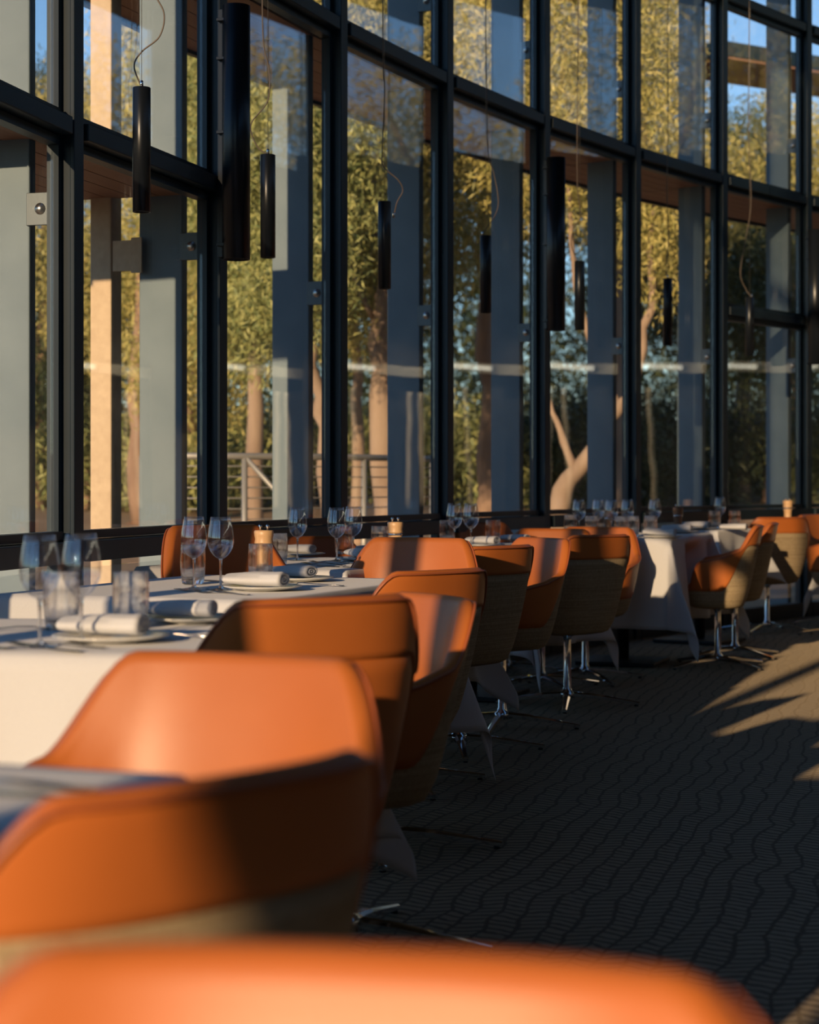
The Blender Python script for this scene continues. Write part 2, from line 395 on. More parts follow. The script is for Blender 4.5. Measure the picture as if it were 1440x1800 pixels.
def foliage(name,blobs,n,size,m,parent,droop=.7,dens=None):
    """blobs: (x,y,z,rx,ry,rz); leaves gathered in hanging sprays"""
    B=np.array(blobs,float); vol=(B[:,3]*B[:,4]*B[:,5])**.8; pb=vol/vol.sum()
    n=int(n*(3.8 if size<.18 else 1.6)); size=size*(.54 if size<.18 else .72); per=14; ns=max(1,n//per)
    ib=rng.choice(len(B),ns,p=pb); d=rng.normal(size=(ns,3)); d/=np.linalg.norm(d,axis=1)[:,None]
    rr=rng.random(ns)**.45
    c=B[ib,:3]+d*rr[:,None]*B[ib,3:6]
    sc=np.repeat(c,per,0)+rng.normal(size=(ns*per,3))*size*np.array([1.1,1.1,1.3])
    k=len(sc)
    dirv=rng.normal(size=(k,3))*.6; sd=np.repeat(rng.normal(size=(ns,3))*.6,per,0); dirv+=sd; dirv[:,2]-=droop
    dirv/=np.linalg.norm(dirv,axis=1)[:,None]
    side=np.cross(dirv,rng.normal(size=(k,3))); side/=np.linalg.norm(side,axis=1)[:,None]
    ln=size*(.7+.8*rng.random(k)); wd=ln*.08
    p0=sc; p2=sc+dirv*ln[:,None]; bend=rng.normal(size=(k,3))*.12
    pm=sc+(dirv+bend)*(.45*ln)[:,None]
    v=np.empty((k,4,3)); v[:,0]=p0; v[:,1]=pm+side*wd[:,None]; v[:,2]=p2; v[:,3]=pm-side*wd[:,None]
    me=bpy.data.meshes.new(name); me.vertices.add(k*4); me.vertices.foreach_set('co',v.reshape(-1).astype(np.float32))
    me.loops.add(k*4); me.loops.foreach_set('vertex_index',np.arange(k*4,dtype=np.int32))
    me.polygons.add(k); me.polygons.foreach_set('loop_start',np.arange(0,k*4,4,dtype=np.int32))
    me.update(calc_edges=True); me.materials.append(m)
    o=bpy.data.objects.new(name,me); C.objects.link(o); o.parent=parent; o['kind']='stuff'; return o
def limb(path,r0,r1,n=10,wob=.04):
    pts=[Vector(p) for p in path]; out=[]
    for i in range(len(pts)-1):
        for k in range(4):
            t=k/4; q=pts[i].lerp(pts[i+1],t)
            q+=Vector((random.uniform(-1,1),random.uniform(-1,1),0))*wob*(r0/.12); out.append(q)
    out.append(pts[-1]); K=len(out)
    rads=[(r0+(r1-r0)*i/(K-1))*(1+random.uniform(-.1,.1)) for i in range(K)]
    return out,rads
def at(px,d,z): return Vector(((px-720)/F*d,d,z))
def pz(py,d): return EYE+(HOR-py)/F*d
def tree(px,d,r,label,blobs,n,size,lm,bm_=bark,tops=None,branches=(),lean=(0,0),group='gum trees outside the glass wall',name='gum_tree',h=7):
    b=at(px,d,0); b.z=hground(b.x,b.y)-.05
    t=empty(name,b); setp(t,label,'tree',group)
    top=Vector((lean[0],lean[1],h))
    path=tops and [Vector((0,0,0))]+[Vector(((q[0]-720)/F*q[1]-b.x,q[1]-b.y,pz(q[2],q[1])-b.z)) for q in tops] or [Vector((0,0,0)),top*.35,top*.7,top]
    p,rd=limb(path,r,r*.22); rd[0]*=1.35; v,f=tube(p,rd,12); meshobj('trunk',v,f,bm_,t)
    for br in branches:
        bp=[Vector(((q[0]-720)/F*q[1]-b.x,q[1]-b.y,pz(q[2],q[1])-b.z)) for q in br[:-1]]
        p,rd=limb(bp,br[-1],br[-1]*.4,wob=.02); v,f=tube(p,rd,8); meshobj('branch',v,f,bm_,t)
    bl=[((q[0]-720)/F*q[1]-b.x,q[1]-b.y,pz(q[2],q[1])-b.z,q[3],q[4],q[5]) for q in blobs]
    foliage('foliage',bl,n,size,lm,t)
    return t
# the blobs are placed by the direction and distance at which each crown stands
tree(680,18,.155,'pale-barked gum with a swollen lower trunk, right behind the third tall pane',
  [(640,18.5,330,.9,.9,1.2),(700,19,120,1.6,1.4,1.3),(640,18.2,520,.45,.5,.6),(560,18,60,1.2,1.2,.9),(740,19.5,380,.8,.8,1.2)],21000,.15,leafA,
  tops=[(682,18,740),(668,18,560),(680,18,430),(690,18,330)],
  branches=[[(690,18,330),(655,18,250),(700,17.8,190),(770,17.6,140),.06],[(660,18,340),(648,18.1,250),(655,18.2,120),.05],[(676,18,430),(640,18,380),(600,18.3,340),.035],[(655,18,560),(620,17.9,480),(600,17.8,430),.03]])
tree(628,21,.075,'slim brown gum just left of the swollen pale trunk',
  [(600,21,470,.8,.8,1.1),(620,21,200,1.3,1.2,1.4)],9000,.15,leafA,bark,tops=[(628,21,700),(622,21,560),(606,21,420),(590,21,250)])
tree(588,16.5,.085,'leaning brown trunk crossing the gap beside the third mullion',
  [(520,16,470,.6,.8,.6),(500,16.5,330,1.0,1.0,.7),(480,16.5,180,1.1,1.1,.8)],10000,.14,leafB,bark,tops=[(570,16.4,750),(550,16.3,640),(530,16.2,520),(500,16.2,300)])
tree(445,20,.10,'bushy olive-green tree behind the second pane, hanging over the rail',
  [(440,18,560,.55,.8,.50),(430,18,350,1.0,1.0,.8),(450,19,120,1.2,1.2,.9),(520,19,230,.6,.8,.8)],15000,.15,leafB,tops=[(448,20,640),(440,20,400),(450,20,200)])
tree(862,24,.17,'stout pale trunk in shade behind the fourth tall pane',
  [(860,23,160,1.8,1.5,1.6),(900,23,350,1.4,1.2,1.0),(820,23,0,1.6,1.4,1.3)],19000,.16,leafA,bark2,tops=[(860,24,680),(850,24,450),(862,24,280),(868,24,200)],
  branches=[[(862,24,280),(838,24,240),(800,24,190),.055],[(868,24,250),(880,24,200),(940,24,150),.06],[(850,24,450),(800,23.6,400),(760,23,410),.045],[(852,24,500),(880,23.6,430),(930,23.5,420),.05]])
tree(955,17,.105,'bare trunk leaning up to the right behind the fifth pane',
  [(1010,17.5,160,1.2,1.2,1.4),(985,17.5,20,1.0,1.0,1.0),(1160,17.4,420,.5,.6,.6)],13000,.14,leafA,bark,tops=[(985,17,862),(1040,17,790),(1110,17.2,690),(1145,17.4,540),(1150,17.5,340)],
  branches=[[(1010,17,828),(985,17.1,760),(960,17.2,690),.045],[(1090,17.2,720),(1050,17.2,640),(1010,17.3,500),(1000,17.3,330),.045]])
tree(1085,26,.16,'tall gum with gold crown top behind the sixth mullion',
  [(1090,26,90,1.4,1.4,1.4),(1135,27,50,.55,1.0,1.1),(1150,26,330,1.7,1.5,1.0)],16000,.17,leafA,bark,tops=[(1080,26,700),(1085,26,400),(1090,26,150)],
  branches=[[(1085,26,500),(1130,26,420),(1190,26,330),.06],[(1083,26,450),(1040,26,380),(1000,26,330),.05]])
tree(1300,30,.15,'far round-crowned gum below the high roof edge',
  [(1300,30,300,1.6,1.4,1.2),(1380,31,280,1.5,1.4,1.1),(1340,30,420,2.2,1.6,.9),(1430,30,330,1.2,1.2,1.3)],15000,.19,leafA,bark,tops=[(1305,30,650),(1300,30,450),(1310,30,300)])
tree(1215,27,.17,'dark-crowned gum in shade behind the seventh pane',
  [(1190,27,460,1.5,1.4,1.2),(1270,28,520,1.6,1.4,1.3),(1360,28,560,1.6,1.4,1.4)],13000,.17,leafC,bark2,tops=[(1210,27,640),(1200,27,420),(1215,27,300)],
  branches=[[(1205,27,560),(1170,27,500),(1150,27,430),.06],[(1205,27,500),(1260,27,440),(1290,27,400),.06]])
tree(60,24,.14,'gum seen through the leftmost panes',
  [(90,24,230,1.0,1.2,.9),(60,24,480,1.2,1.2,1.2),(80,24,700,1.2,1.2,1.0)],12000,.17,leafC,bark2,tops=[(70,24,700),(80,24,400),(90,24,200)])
tree(250,22,.13,'gum behind the cream post, crown against the sky',
  [(250,22,60,.55,1.0,.9),(345,22,150,.5,.9,1.2),(190,23,230,1.3,1.1,.7),(350,22,420,1.0,1.0,1.3),(230,23,480,1.3,1.1,1.3),(340,21,640,.8,.9,.9)],19000,.16,leafA,bark2,tops=[(240,22,700),(250,22,400),(255,22,100)],
  branches=[[(250,22,350),(300,22,250),(350,22,140),.05],[(340,21,760),(325,21,690),(350,21,640),.06]])
# low scrub, one bush each
bush_spots=[(30,25,700,3.0),(150,24,720,3.0),(270,25,700,2.6),(350,26,690,2.8),(430,30,720,2.6),(540,28,690,2.2),(640,32,690,2.6),(750,27,690,2.4),(830,34,640,3.4),(925,30,700,3.0),(1010,27,680,2.6),(1100,29,660,2.8),(1180,33,650,3.4),(1270,32,700,3.2),(1345,30,670,3.0),(1430,32,650,3.6)]
ords=['far left behind the first fin','left of the cream post foot','right of the cream post foot','beside the second mullion','behind the handrail','behind the leaning brown trunk','behind the slim brown gum','right of the swollen pale trunk','behind the stout shaded trunk','left of the fifth mullion','behind the bare leaning trunk','beside the sixth mullion','behind the sixth pane','behind the seventh mullion','behind the seventh pane','at the far right edge']
for (px,d,py,wd),od in zip(bush_spots,ords):
    b=at(px,d,0); b.z=hground(b.x,b.y)-.05; t=empty('scrub_bush',b); setp(t,'dark scrub bush outside, '+od,'bush','scrub bushes outside')
    v,f=tube([(0,0,0),(.05,.05,.5),(0.1,0,1.1)],[.07,.05,.03],8); meshobj('stem',v,f,bark2,t)
    hh=(pz(py,d)-b.z)/2
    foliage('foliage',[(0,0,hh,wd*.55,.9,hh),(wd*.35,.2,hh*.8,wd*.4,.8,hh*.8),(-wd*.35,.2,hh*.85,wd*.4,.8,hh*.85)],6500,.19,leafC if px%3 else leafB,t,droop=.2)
# distant tree belt and the trees mirrored in the glass from the other side of the building
for k in range(13):
    a=R(-26+k*5.2); d=52+4*(k%3); x=d*sin(a)+6; y=d*cos(a)
    t=empty('distant_tree',(x,y,hground(x,y)-.1)); setp(t,'distant tree in the belt closing the view outside','tree','distant tree belt')
    v,f=tube([(0,0,0),(.1,0,2.5),(0,.1,5)],[.3,.24,.12],8); meshobj('trunk',v,f,bark2,t)
    foliage('foliage',[(0,0,3.2,3.6,2.5,3.0),(1.2,0,5.5,2.4,2,2.0)],5000,.5,leafC,t,droop=.3)
mir=[(15,10,.16),(19,15,.2),(16,20,.15),(22,22,.2),(19,28,.2),(25,31,.2),(15,4,.16),(27,18,.2),(22,38,.2)]
for k,(x,y,r) in enumerate(mir):
    t=empty('gum_tree',(x,y,-.05)); setp(t,'gum tree on the far side of the building, seen only as a reflection','tree','mirrored gum trees')
    p,rd=limb([(0,0,0),(.2,.1,3),(-.1,.2,6),(.3,0,8.5)],r,r*.5); v,f=tube(p,rd,10); meshobj('trunk',v,f,bark,t)
    p,rd=limb([(-.1,.2,5.5),(.9,.1,7),(1.6,-.1,8.5)],r*.6,r*.25); v,f=tube(p,rd,8); meshobj('branch',v,f,bark,t)
    p,rd=limb([(.1,.1,4.5),(-.9,.3,6),(-1.5,.3,7.5)],r*.5,r*.2); v,f=tube(p,rd,8); meshobj('branch',v,f,bark,t)
    foliage('foliage',[(0,0,8.2,2.0,2.0,1.6),(1.4,0,6.8,1.2,1.2,1.0),(-1.4,.3,6.4,1.2,1.2,.9)],7000,.22,leafA,t)

# railing with cables outside
fe=empty('cable_railing',at(330,13.2,0)); setp(fe,'pale handrail with thin horizontal cables and steel posts outside','railing')
fo=fe.location
x0=at(300,13.4,0).x-fo.x; pts=[at(250,13.0,0)-fo, at(430,13.2,0)-fo, at(580,13.6,0)-fo, at(640,13.9,0)-fo, at(760,14.6,0)-fo]
rail_m=mat('galvanised_rail',(.34,.33,.30),.5,.4)
zr=pz(802,13.2)
for p in pts:
    gz=hground(p.x+fo.x,p.y+fo.y)-.06
    v,f=tube([(p.x,p.y,gz),(p.x,p.y,zr)],.022,8); meshobj('post',v,f,rail_m,fe)
tubo('handrail',[(p.x,p.y,zr) for p in pts],.024,rail_m,fe)
for k in range(9):
    z=zr-.07-.075*k; tubo('cable',[(p.x,p.y,z) for p in pts],.005,rail_m,fe,5)
tubo('brace',[(pts[1].x,pts[1].y,zr),(pts[1].x+.55,pts[1].y+.1,zr-.62)],.018,rail_m,fe)

# ------------------------------------------------------------------ dining chair
def sgp(x,p): return math.copysign(abs(x)**p,x)
def Ht(t):
    t=abs(t); return .815-.145*sm(30,66,t)-.05*sm(62,105,t)-.165*sm(104,134,t)
def Zs(t):
    t=abs(t); z=.702-.257*sm(44,86,t)
    return min(z,Ht(t)-.012)
ZB=.365
def plan(t,z,inset=0.0):
    a=R(t); v=max(0,(z-ZB)/(.815-ZB))
    sx=.74+.26*min(1,v*1.5)**.6; sy=.60+.40*min(1.1,v)**.8
    e=2/2.7
    hx=.285*sx-inset; hy=(.255*sy if cos(a)>0 else (.235*(.72+.28*min(1,v*1.6)**.6)))-inset
    return (hx*sgp(sin(a),e), -hy*sgp(cos(a),e), z)
def build_chair():
    NT=96; ts=[-180+360*i/NT for i in range(NT)]
    root=empty('dining_chair')
    # woven outer shell
    rows=[]
    c=(0,0,.335)
    for k,(sc,z) in enumerate(((.25,.336),(.6,.338),(.85,.345),(.96,.354))):
        rows.append([(plan(t,ZB)[0]*sc,plan(t,ZB)[1]*sc,z) for t in ts])
    for k in range(11):
        rows.append([plan(t,ZB+(Zs(t)-ZB)*k/10) for t in ts])
    rows.append([plan(t,Zs(t)+.002,.006) for t in ts])
    vs=[c]+[p for r in rows for p in r]; fs=[]
    for i in range(NT): fs.append((0,1+(i+1)%NT,1+i))
    for r in range(len(rows)-1):
        for i in range(NT):
            a=1+r*NT+i; b=1+r*NT+(i+1)%NT; fs.append((a,b,b+NT,a+NT))
    meshobj('outer_shell',vs,fs,fabric_m,root)
    # leather wrap: outer band, rim and inside
    rows=[]; o=-.004
    rows.append([plan(t,Zs(t)-.002,.004) for t in ts])
    for k in range(8):
        rows.append([plan(t,Zs(t)+(Ht(t)-.018-Zs(t))*k/7 if Ht(t)-.018>Zs(t) else Zs(t)-.004*(7-k)/7,o) for t in ts])
    TK=.034
    for k in range(1,8):                   # rounded rim
        a=PI*k/8; rr=TK/2
        rows.append([plan(t,Ht(t)-.018+.018*sin(a),o+rr-rr*cos(a)) for t in ts])
    for k in range(10):
        q=k/9
        rows.append([plan(t,(Ht(t)-.018)*(1-q)+.425*q,o+TK+.012*sin(PI*min(1,q*1.4))*(1 if abs(t)<110 else .3)) for t in ts])
    vs=[p for r in rows for p in r]; fs=[]
    for r in range(len(rows)-1):
        for i in range(NT):
            a=r*NT+i; b=r*NT+(i+1)%NT; fs.append((a,b,b+NT,a+NT))
    meshobj('leather_wrap',vs,fs,leather,root)
    # welt along the outer rim
    path=[plan(t,Ht(t)-.010,-.006) for t in ts]
    tubo('piping',path,.0035,piping_m,root,6,True)
    # seat cushion
    rows=[]; 
    prof=[(.0,.405),(.55,.405),(.9,.408),(.99,.42),(1.0,.44),(.985,.462),(.93,.478),(.75,.486),(.4,.482),(0,.478)]
    vs=[];fs=[]
    for sc,z in prof:
        for t in ts:
            x,y,_=plan(t,.47,.046); vs.append((x*sc,y*sc+(.012 if cos(R(t))<0 else 0)*sc,z))
    for r in range(len(prof)-1):
        for i in range(NT):
            a=r*NT+i; b=r*NT+(i+1)%NT; fs.append((a,b,b+NT,a+NT))
    meshobj('seat_cushion',vs,fs,leather,root)
    lath('pole',[(0,.345),(.045,.345),(.045,.335),(.02,.325),(.0175,.31),(.0175,.085),(.021,.08),(.021,.072),(.034,.062),(.036,.035),(.0,.033)],chrome,root,24)
    for k in range(4):
        a=R(45+90*k); p=[(r*cos(a),r*sin(a)) for r in (.02,.12,.22,.34)]; zz=[.054,.046,.032,.014]; ww=[.020,.018,.014,.011]; hh=[.012,.011,.009,.007]
        vs=[];nx,ny=-sin(a),cos(a)
        for (x,y),z,w_,h_ in zip(p,zz,ww,hh):
            for s1,s2 in ((-1,-1),(1,-1),(1,.4),(.5,1),(-.5,1),(-1,.4)): vs.append((x+nx*w_*s1,y+ny*w_*s1,z+h_*s2))
        fs=[]
        for r in range(3):
            for i in range(6): fs.append((r*6+i,r*6+(i+1)%6,(r+1)*6+(i+1)%6,(r+1)*6+i))
        fs+= [tuple(range(6))[::-1],tuple(range(18,24))]
        lg=meshobj('leg',vs,fs,chrome,root,False)
        gx_=.325; gl=lath('glide',[(0,.008),(.009,.008),(.01,0),(0,0)],iron,lg,10,(gx_*cos(a),gx_*sin(a),0))
    return root
chair0=build_chair(); used=[False]; SEATS=[]
def chair(bx,d,head_deg,label,zs=1.0,group='orange leather tub chairs',leather_back=False,dx=0):
    """bx: direction (in reference pixels) of the middle of the back; d: its distance; head_deg: where the sitter faces"""
    a=R(head_deg); X=(bx-720)/F*d; f=Vector((sin(a),cos(a),0)); o=Vector((X,d,0))+f*.25
    c=chair0 if not used[0] else copy_tree(chair0); used[0]=True
    SEATS.append((o.x,o.y)); c.location=o; c.rotation_euler=(0,0,-a); c.scale=(1,1,zs); setp(c,label,'chair',group)
    if leather_back:
        for k in kids(c):
            if k.name.startswith('outer_shell'): k.material_slots[0].link='OBJECT'; k.material_slots[0].material=leather
    return c
chair(655,1.0,190,'blurred orange chair back along the bottom edge, nearest of all')
chair(428,1.58,-48,'dark near chair with brown leather band over lit tan fabric, second nearest')
chair(435,2.70,203,'sunlit orange chair facing us behind the near dark chair')
chair(583,3.40,-34,'tall orange chair with a leather back panel beside the second table',1.045,leather_back=True)
chair(783,4.42,243,'orange chair with lilac sheen inside, right behind the all-leather-backed one',.975)
chair(785,5.25,-45,'shadowed brown chair with tan back, left of the tablecloth corner on the floor')
chair(742,6.78,202,'orange chair facing us crossed by violet shadow stripes',1.055)
chair(893,7.25,-48,'tan-backed chair with lit top edge, left of the lilac-sheened one in mid row')
chair(965,8.25,238,'brown-sided chair with a lilac and pink glow on its inner back')
chair(1062,8.72,-38,'tan square-backed chair on a bright chrome pole before the long draped table')
chair(975,9.9,200,'chair top showing above the mid row, left of the pair behind the square back')
chair(1056,10.25,205,'chair with violet-edged top directly behind the square tan back')
chair(1340,10.72,-78,'side-on chair with orange arm and tan shell beside the open carpet')
chair(1366,11.35,-76,'chair half hidden behind the side-on one, darker shell')
chair(1376,13.05,-14,'chair with bright tan back and orange band near the right edge')
chair(1535,12.7,-30,'chair cut by the right edge of the view')
chair(1420,14.1,130,'dark red chair top behind the bright tan back at right')
chair(368,6.45,140,'dark brown chair by the window between wine glasses and sill',1.12)
chair(543,8.5,150,'low dark chair by the sill left of the three wine glasses')
chair(838,10.6,140,'dark window-side chair behind the tumbler of the fifth table',1.02)

# ------------------------------------------------------------------ tables and cloths
TT=.745
def table(cx,cy,hd,wx,wy,label,clabel,seed,drop=.50):
    a=R(hd); t=empty('dining_table',(cx,cy,0),-a); setp(t,label,'table','dining tables')
    bxo('table_top',(0,0,TT-.022),(wx-.01,wy-.01,.03),table_m,t,0,.004)
    lath('pedestal',[(0,TT-.04),(.12,TT-.04),(.12,TT-.05),(.035,TT-.06),(.035,.03),(0,.03)],iron,t,20)
    bxo('base_plate',(0,0,.016),(.46,.46,.022),iron,t,0,.004)
    rs=np.random.default_rng(seed); ph=rs.random(8)*6.28
    Hx=wx/2; Hy=wy/2; nx=72; ny=72 if wy<1 else 96
    us=np.linspace(-Hx-drop,Hx+drop,nx); vs_=np.linspace(-Hy-drop,Hy+drop,ny)
    # put grid lines on the table edge
    V=[];Fs=[]
    def fold(e):                                   # arc length past the edge -> (out, down)
        r=.012
        if e<r*1.57: q=e/r; return r*sin(q),r*(1-cos(q))
        return r, r+(e-r*1.57)
    for v in vs_:
        for u in us:
            eu=max(0,abs(u)-Hx); ev=max(0,abs(v)-Hy); su=math.copysign(1,u); sv=math.copysign(1,v)
            if eu==0 and ev==0: x,y,z=u,v,0
            elif ev==0:
                o,dn=fold(eu); near=sm(.0,.25,Hy-abs(v)); wv=.016*sin(v*13+ph[0]+su)+.008*sin(v*29+ph[1])
                o+= (dn/drop)*(.035+wv*near+.01*sin(v*5+ph[2])*near); x=su*(Hx+o); y=v; z=-dn
            elif eu==0:
                o,dn=fold(ev); near=sm(.0,.25,Hx-abs(u)); wv=.016*sin(u*13+ph[3]+sv)+.008*sin(u*27+ph[4])
                o+= (dn/drop)*(.035+wv*near+.01*sin(u*5+ph[5])*near); x=u; y=sv*(Hy+o); z=-dn
            else:
                r=math.hypot(eu,ev); phi=math.atan2(ev,eu); o,dn=fold(r)
                s2=sin(2*phi); fl=.07+.36*s2*(1-.25*sin(6*phi+ph[6])) 
                rho=o+max(0,r-.02)*fl; phi2=phi+.28*sin(4*phi)*sm(.1,.5,r)
                z=-(math.sqrt(max(0,dn*dn-(rho-o)**2)) if dn>.02 else dn)
                x=su*(Hx+rho*cos(phi2)); y=sv*(Hy+rho*sin(phi2))
            if z<-.02:
                wx_,wy_=cx+x*cos(a)+y*sin(a),cy-x*sin(a)+y*cos(a)
                for (qx,qy) in SEATS:
                    tx,ty=cx-qx,cy-qy; ld=math.hypot(tx,ty); tx/=ld; ty/=ld; RR=.31
                    px_,py_=wx_-qx,wy_-qy; al=px_*tx+py_*ty; la=px_*ty-py_*tx
                    if ld<1.1 and abs(la)<RR and -RR-.1<al<math.sqrt(RR*RR-la*la):
                        k=(math.sqrt(RR*RR-la*la)-al)*sm(.02,.12,-z); k=min(k,.2) if not (eu>0 and ev>0) else 0; wx_+=tx*k; wy_+=ty*k
                ex,ey=wx_-cx,wy_-cy; x,y=ex*cos(a)-ey*sin(a),ex*sin(a)+ey*cos(a)
            z=max(z,-(TT-.012)); V.append((x,y,z))
    for j in range(ny-1):
        for i in range(nx-1):
            k=j*nx+i; Fs.append((k,k+1,k+1+nx,k+nx))
    c=meshobj('tablecloth',V,Fs,linen); c.location=(cx,cy,TT+.0035); c.rotation_euler=(0,0,-a)
    md=c.modifiers.new('thick','SOLIDIFY'); md.thickness=.0018; md.offset=-1
    setp(c,clabel,'tablecloth','white tablecloths')
table(-.745,1.76,20,.8,.8,'first table, under the blurred cloth at lower left','blurred white cloth at lower left in front of the sunlit orange chair',1)
table(-.70,3.85,8,.8,.8,'second table from us, under the cloth with the largest wine glasses','white cloth with cream sunlit front under the two largest wine glasses',2)
table(-.553,5.627,22,.84,1.16,'third table from us, by the second mullion','white cloth with blue-shaded side under the pair of sharp wine glasses',3)
table(-.43,7.25,22,.84,1.0,'fourth table from us, by the third mullion','white cloth with cream rounded front under the three wine glasses',4)
table(.30,9.28,24,.8,.8,'fifth table from us, by the fourth mullion','white cloth mostly hidden behind the violet-striped chair',5)
table(1.246,10.95,19.5,.8,1.25,'long sixth table before the side-on chair','long draped white cloth whose corner reaches the carpet beside the side-on chair',6)
table(1.92,12.42,34,.52,.6,'seventh table behind the long draped one','cream-lit white cloth behind the long draped table',7,.32)
table(3.62,13.5,38,.8,.8,'far table at the right edge','white cloth hanging at the right edge behind the bright tan chair',8)

# ------------------------------------------------------------------ table ware
TZ=TT+.0042
def tp(px,py): 
    s=(py-HOR)/(EYE-TZ); d=F/s; return Vector(((px-720)/s,d,TZ))
def wine0():
    r=empty('wine_glass')
    out=[(.0035,.088),(.010,.091),(.020,.0985),(.029,.110),(.0355,.124),(.0382,.138),(.0375,.156),(.0345,.178),(.0308,.197),(.0285,.210)]
    inn=[(x-.0011,z) for x,z in out[::-1][:-2]]; inn[0]=(out[-1][0]-.0009,.2102)
    inn+=[(.010,.0945),(0,.0925)]
    lath('bowl',[(0,.088)]+out+inn,bowl_m,r,40)
    lath('stem',[(0,.0885),(.0062,.091),(.0042,.083),(.0034,.07),(.0032,.04),(.0040,.015),(.0075,.0065),(0,.0035)],heavy_m,r,20)
    lath('foot',[(0,.0062),(.008,.0058),(.02,.0032),(.034,.0016),(.0348,.0008),(.034,0),(0,0)],heavy_m,r,36)
    return r
def tumbler0():
    r=empty('water_tumbler')
    o=[(0,0),(.028,0),(.0325,.003),(.0355,.02),(.0385,.055),(.0385,.085),(.0365,.118),(.0360,.1195),(.0352,.118),(.0368,.085),(.0366,.055),(.0338,.026),(.028,.0165),(0,.0145)]
    lath('glass_body',o,heavy_m,r,40); return r
def mill0():
    r=empty('pepper_mill')
    lath('body',[(0,0),(.027,0),(.0285,.004),(.027,.012),(.0225,.035),(.0215,.06),(.0235,.078),(.0265,.088),(0,.088)],mill_wood,r,28)
    lath('steel_band',[(0,.0881),(.0262,.0881),(.0262,.097),(0,.097)],chrome,r,28)
    lath('head',[(0,.0971),(.0275,.0971),(.028,.103),(.0262,.112),(.0285,.122),(.0295,.134),(.027,.1385),(0,.139)],mill_wood,r,28)
    for sx in (-1,1):
        lath('knob',[(0,.1385),(.0032,.1388),(.0026,.144),(.0052,.148),(.0055,.152),(.003,.156),(0,.1565)],chrome,r,14,(sx*.011,0,0))
    return r
def plate0():
    r=empty('plate'); lath('plate_body',[(0,0),(.055,0),(.06,.002),(.085,.006),(.112,.012),(.1135,.0135),(.112,.0148),(.085,.009),(.062,.0055),(0,.005)],porcelain,r,56); return r
def napkin0():
    """linen napkin rolled in three layers with a soft oval section and a spiral end"""
    n=44; ns=26; V=[];Fs=[]
    for i in range(n+1):
        t=i/n; y=-.085+.17*t; sq=1-.10*sin(PI*t)
        for j in range(ns):
            a=2*PI*j/ns; rx=.046*(1+.06*sin(y*50)); rz=(.020-.005*t)*(1+.05*sin(y*45+1))
            bump=1+.07*sin(2*a+y*14)+(.10 if .25<((a/(2*PI))+t*.10)%1<.42 else 0)
            e=min(1,min(t,1-t)/.07); k=(.80+.20*math.sqrt(max(0,1-(1-e)**2)))
            V.append((rx*cos(a)*bump*sq*k, y, .022+rz*sin(a)*bump*k))
    for i in range(n):
        for j in range(ns):
            a=i*ns+j;b=i*ns+(j+1)%ns; Fs.append((a,b,b+ns,a+ns))
    # spiral ends, recessed folds
    for end,yy,sg in ((0,-.085,-1),(n,.085,1)):
        base=end*ns; rings=[base]; 
        for q,(sc,dy) in enumerate(((.84,.0),(.76,-.010),(.60,-.010),(.54,.0),(.40,.0),(.34,-.008),(.18,-.008),(.12,.0))):
            st=len(V)
            for j in range(ns):
                x,y,z=V[base+j]; V.append((x*sc,yy+sg*dy,.022+(z-.022)*sc))
            rings.append(st)
        for a0,b0 in zip(rings[:-1],rings[1:]):
            for j in range(ns):
                k=(j+1)%ns; f_=(a0+j,a0+k,b0+k,b0+j); Fs.append(f_ if sg>0 else f_[::-1])
        Fs.append(tuple(range(rings[-1],rings[-1]+ns)) if sg>0 else tuple(range(rings[-1],rings[-1]+ns))[::-1])
    return meshobj('napkin',V,Fs,linen)
def bar_outline(stations,th=.0022):
    """a flat bar: (y, half width, z) stations"""
    V=[];Fs=[]
    for y,w_,z in stations: V+=[(-w_,y,z),(w_,y,z),(w_,y,z+th),(-w_,y,z+th)]
    for i in range(len(stations)-1):
        for j in range(4):
            a=i*4+j;b=i*4+(j+1)%4; Fs.append((a,b,b+4,a+4))
    Fs+=[(3,2,1,0),tuple(range(len(V)-4,len(V)))]
    return V,Fs
def fork0():
    V,Fs=bar_outline([(-.10,.006,.001),(-.095,.0085,.001),(-.05,.0065,.003),(0,.0035,.007),(.035,.0035,.006),(.05,.010,.003),(.065,.0125,.001),(.072,.0125,.001)])
    for k in range(4):
        x=-.0108+.0072*k; v,f=bar_outline([(.070,.0022,.001),(.09,.0019,.002),(.115,.0012,.0055)],.0018); n=len(V)
        V+=[(a+x,b,c) for a,b,c in v]; Fs+=[tuple(i+n for i in q) for q in f]
    o=meshobj('fork',V,Fs,steel_cut,None,False); return o
def knife0():
    V,Fs=bar_outline([(-.11,.006,0),(-.10,.0085,0),(-.04,.006,0),(-.01,.0045,.001),(.0,.009,.001),(.06,.0105,.001),(.095,.008,.001),(.112,.002,.001)],.0025)
    return meshobj('knife',V,Fs,steel_cut,None,False)
def spoon0():
    V=[];Fs=[]
    v,f=bar_outline([(-.10,.006,.001),(-.095,.008,.001),(-.04,.0055,.004),(.03,.003,.008),(.045,.004,.007)]); V+=v;Fs+=f
    n0=len(V); n=18
    for r,zz in ((1,.006),(.7,.002),(.35,.0008),(0.05,.0005)):
        for j in range(n): a=2*PI*j/n; V.append((.0185*r*cos(a),.073+.031*r*sin(a),zz))
    for i in range(3):
        for j in range(n): a=n0+i*n+j;b=n0+i*n+(j+1)%n; Fs.append((a,b,b+n,a+n))
    Fs.append(tuple(range(n0+3*n,n0+4*n)))
    return meshobj('spoon',V,Fs,steel_cut,None,True)
src={'wine':wine0(),'tum':tumbler0(),'mill':mill0(),'plate':plate0(),'nap':napkin0(),'fork':fork0(),'knife':knife0(),'spoon':spoon0()}
fresh={k:True for k in src}
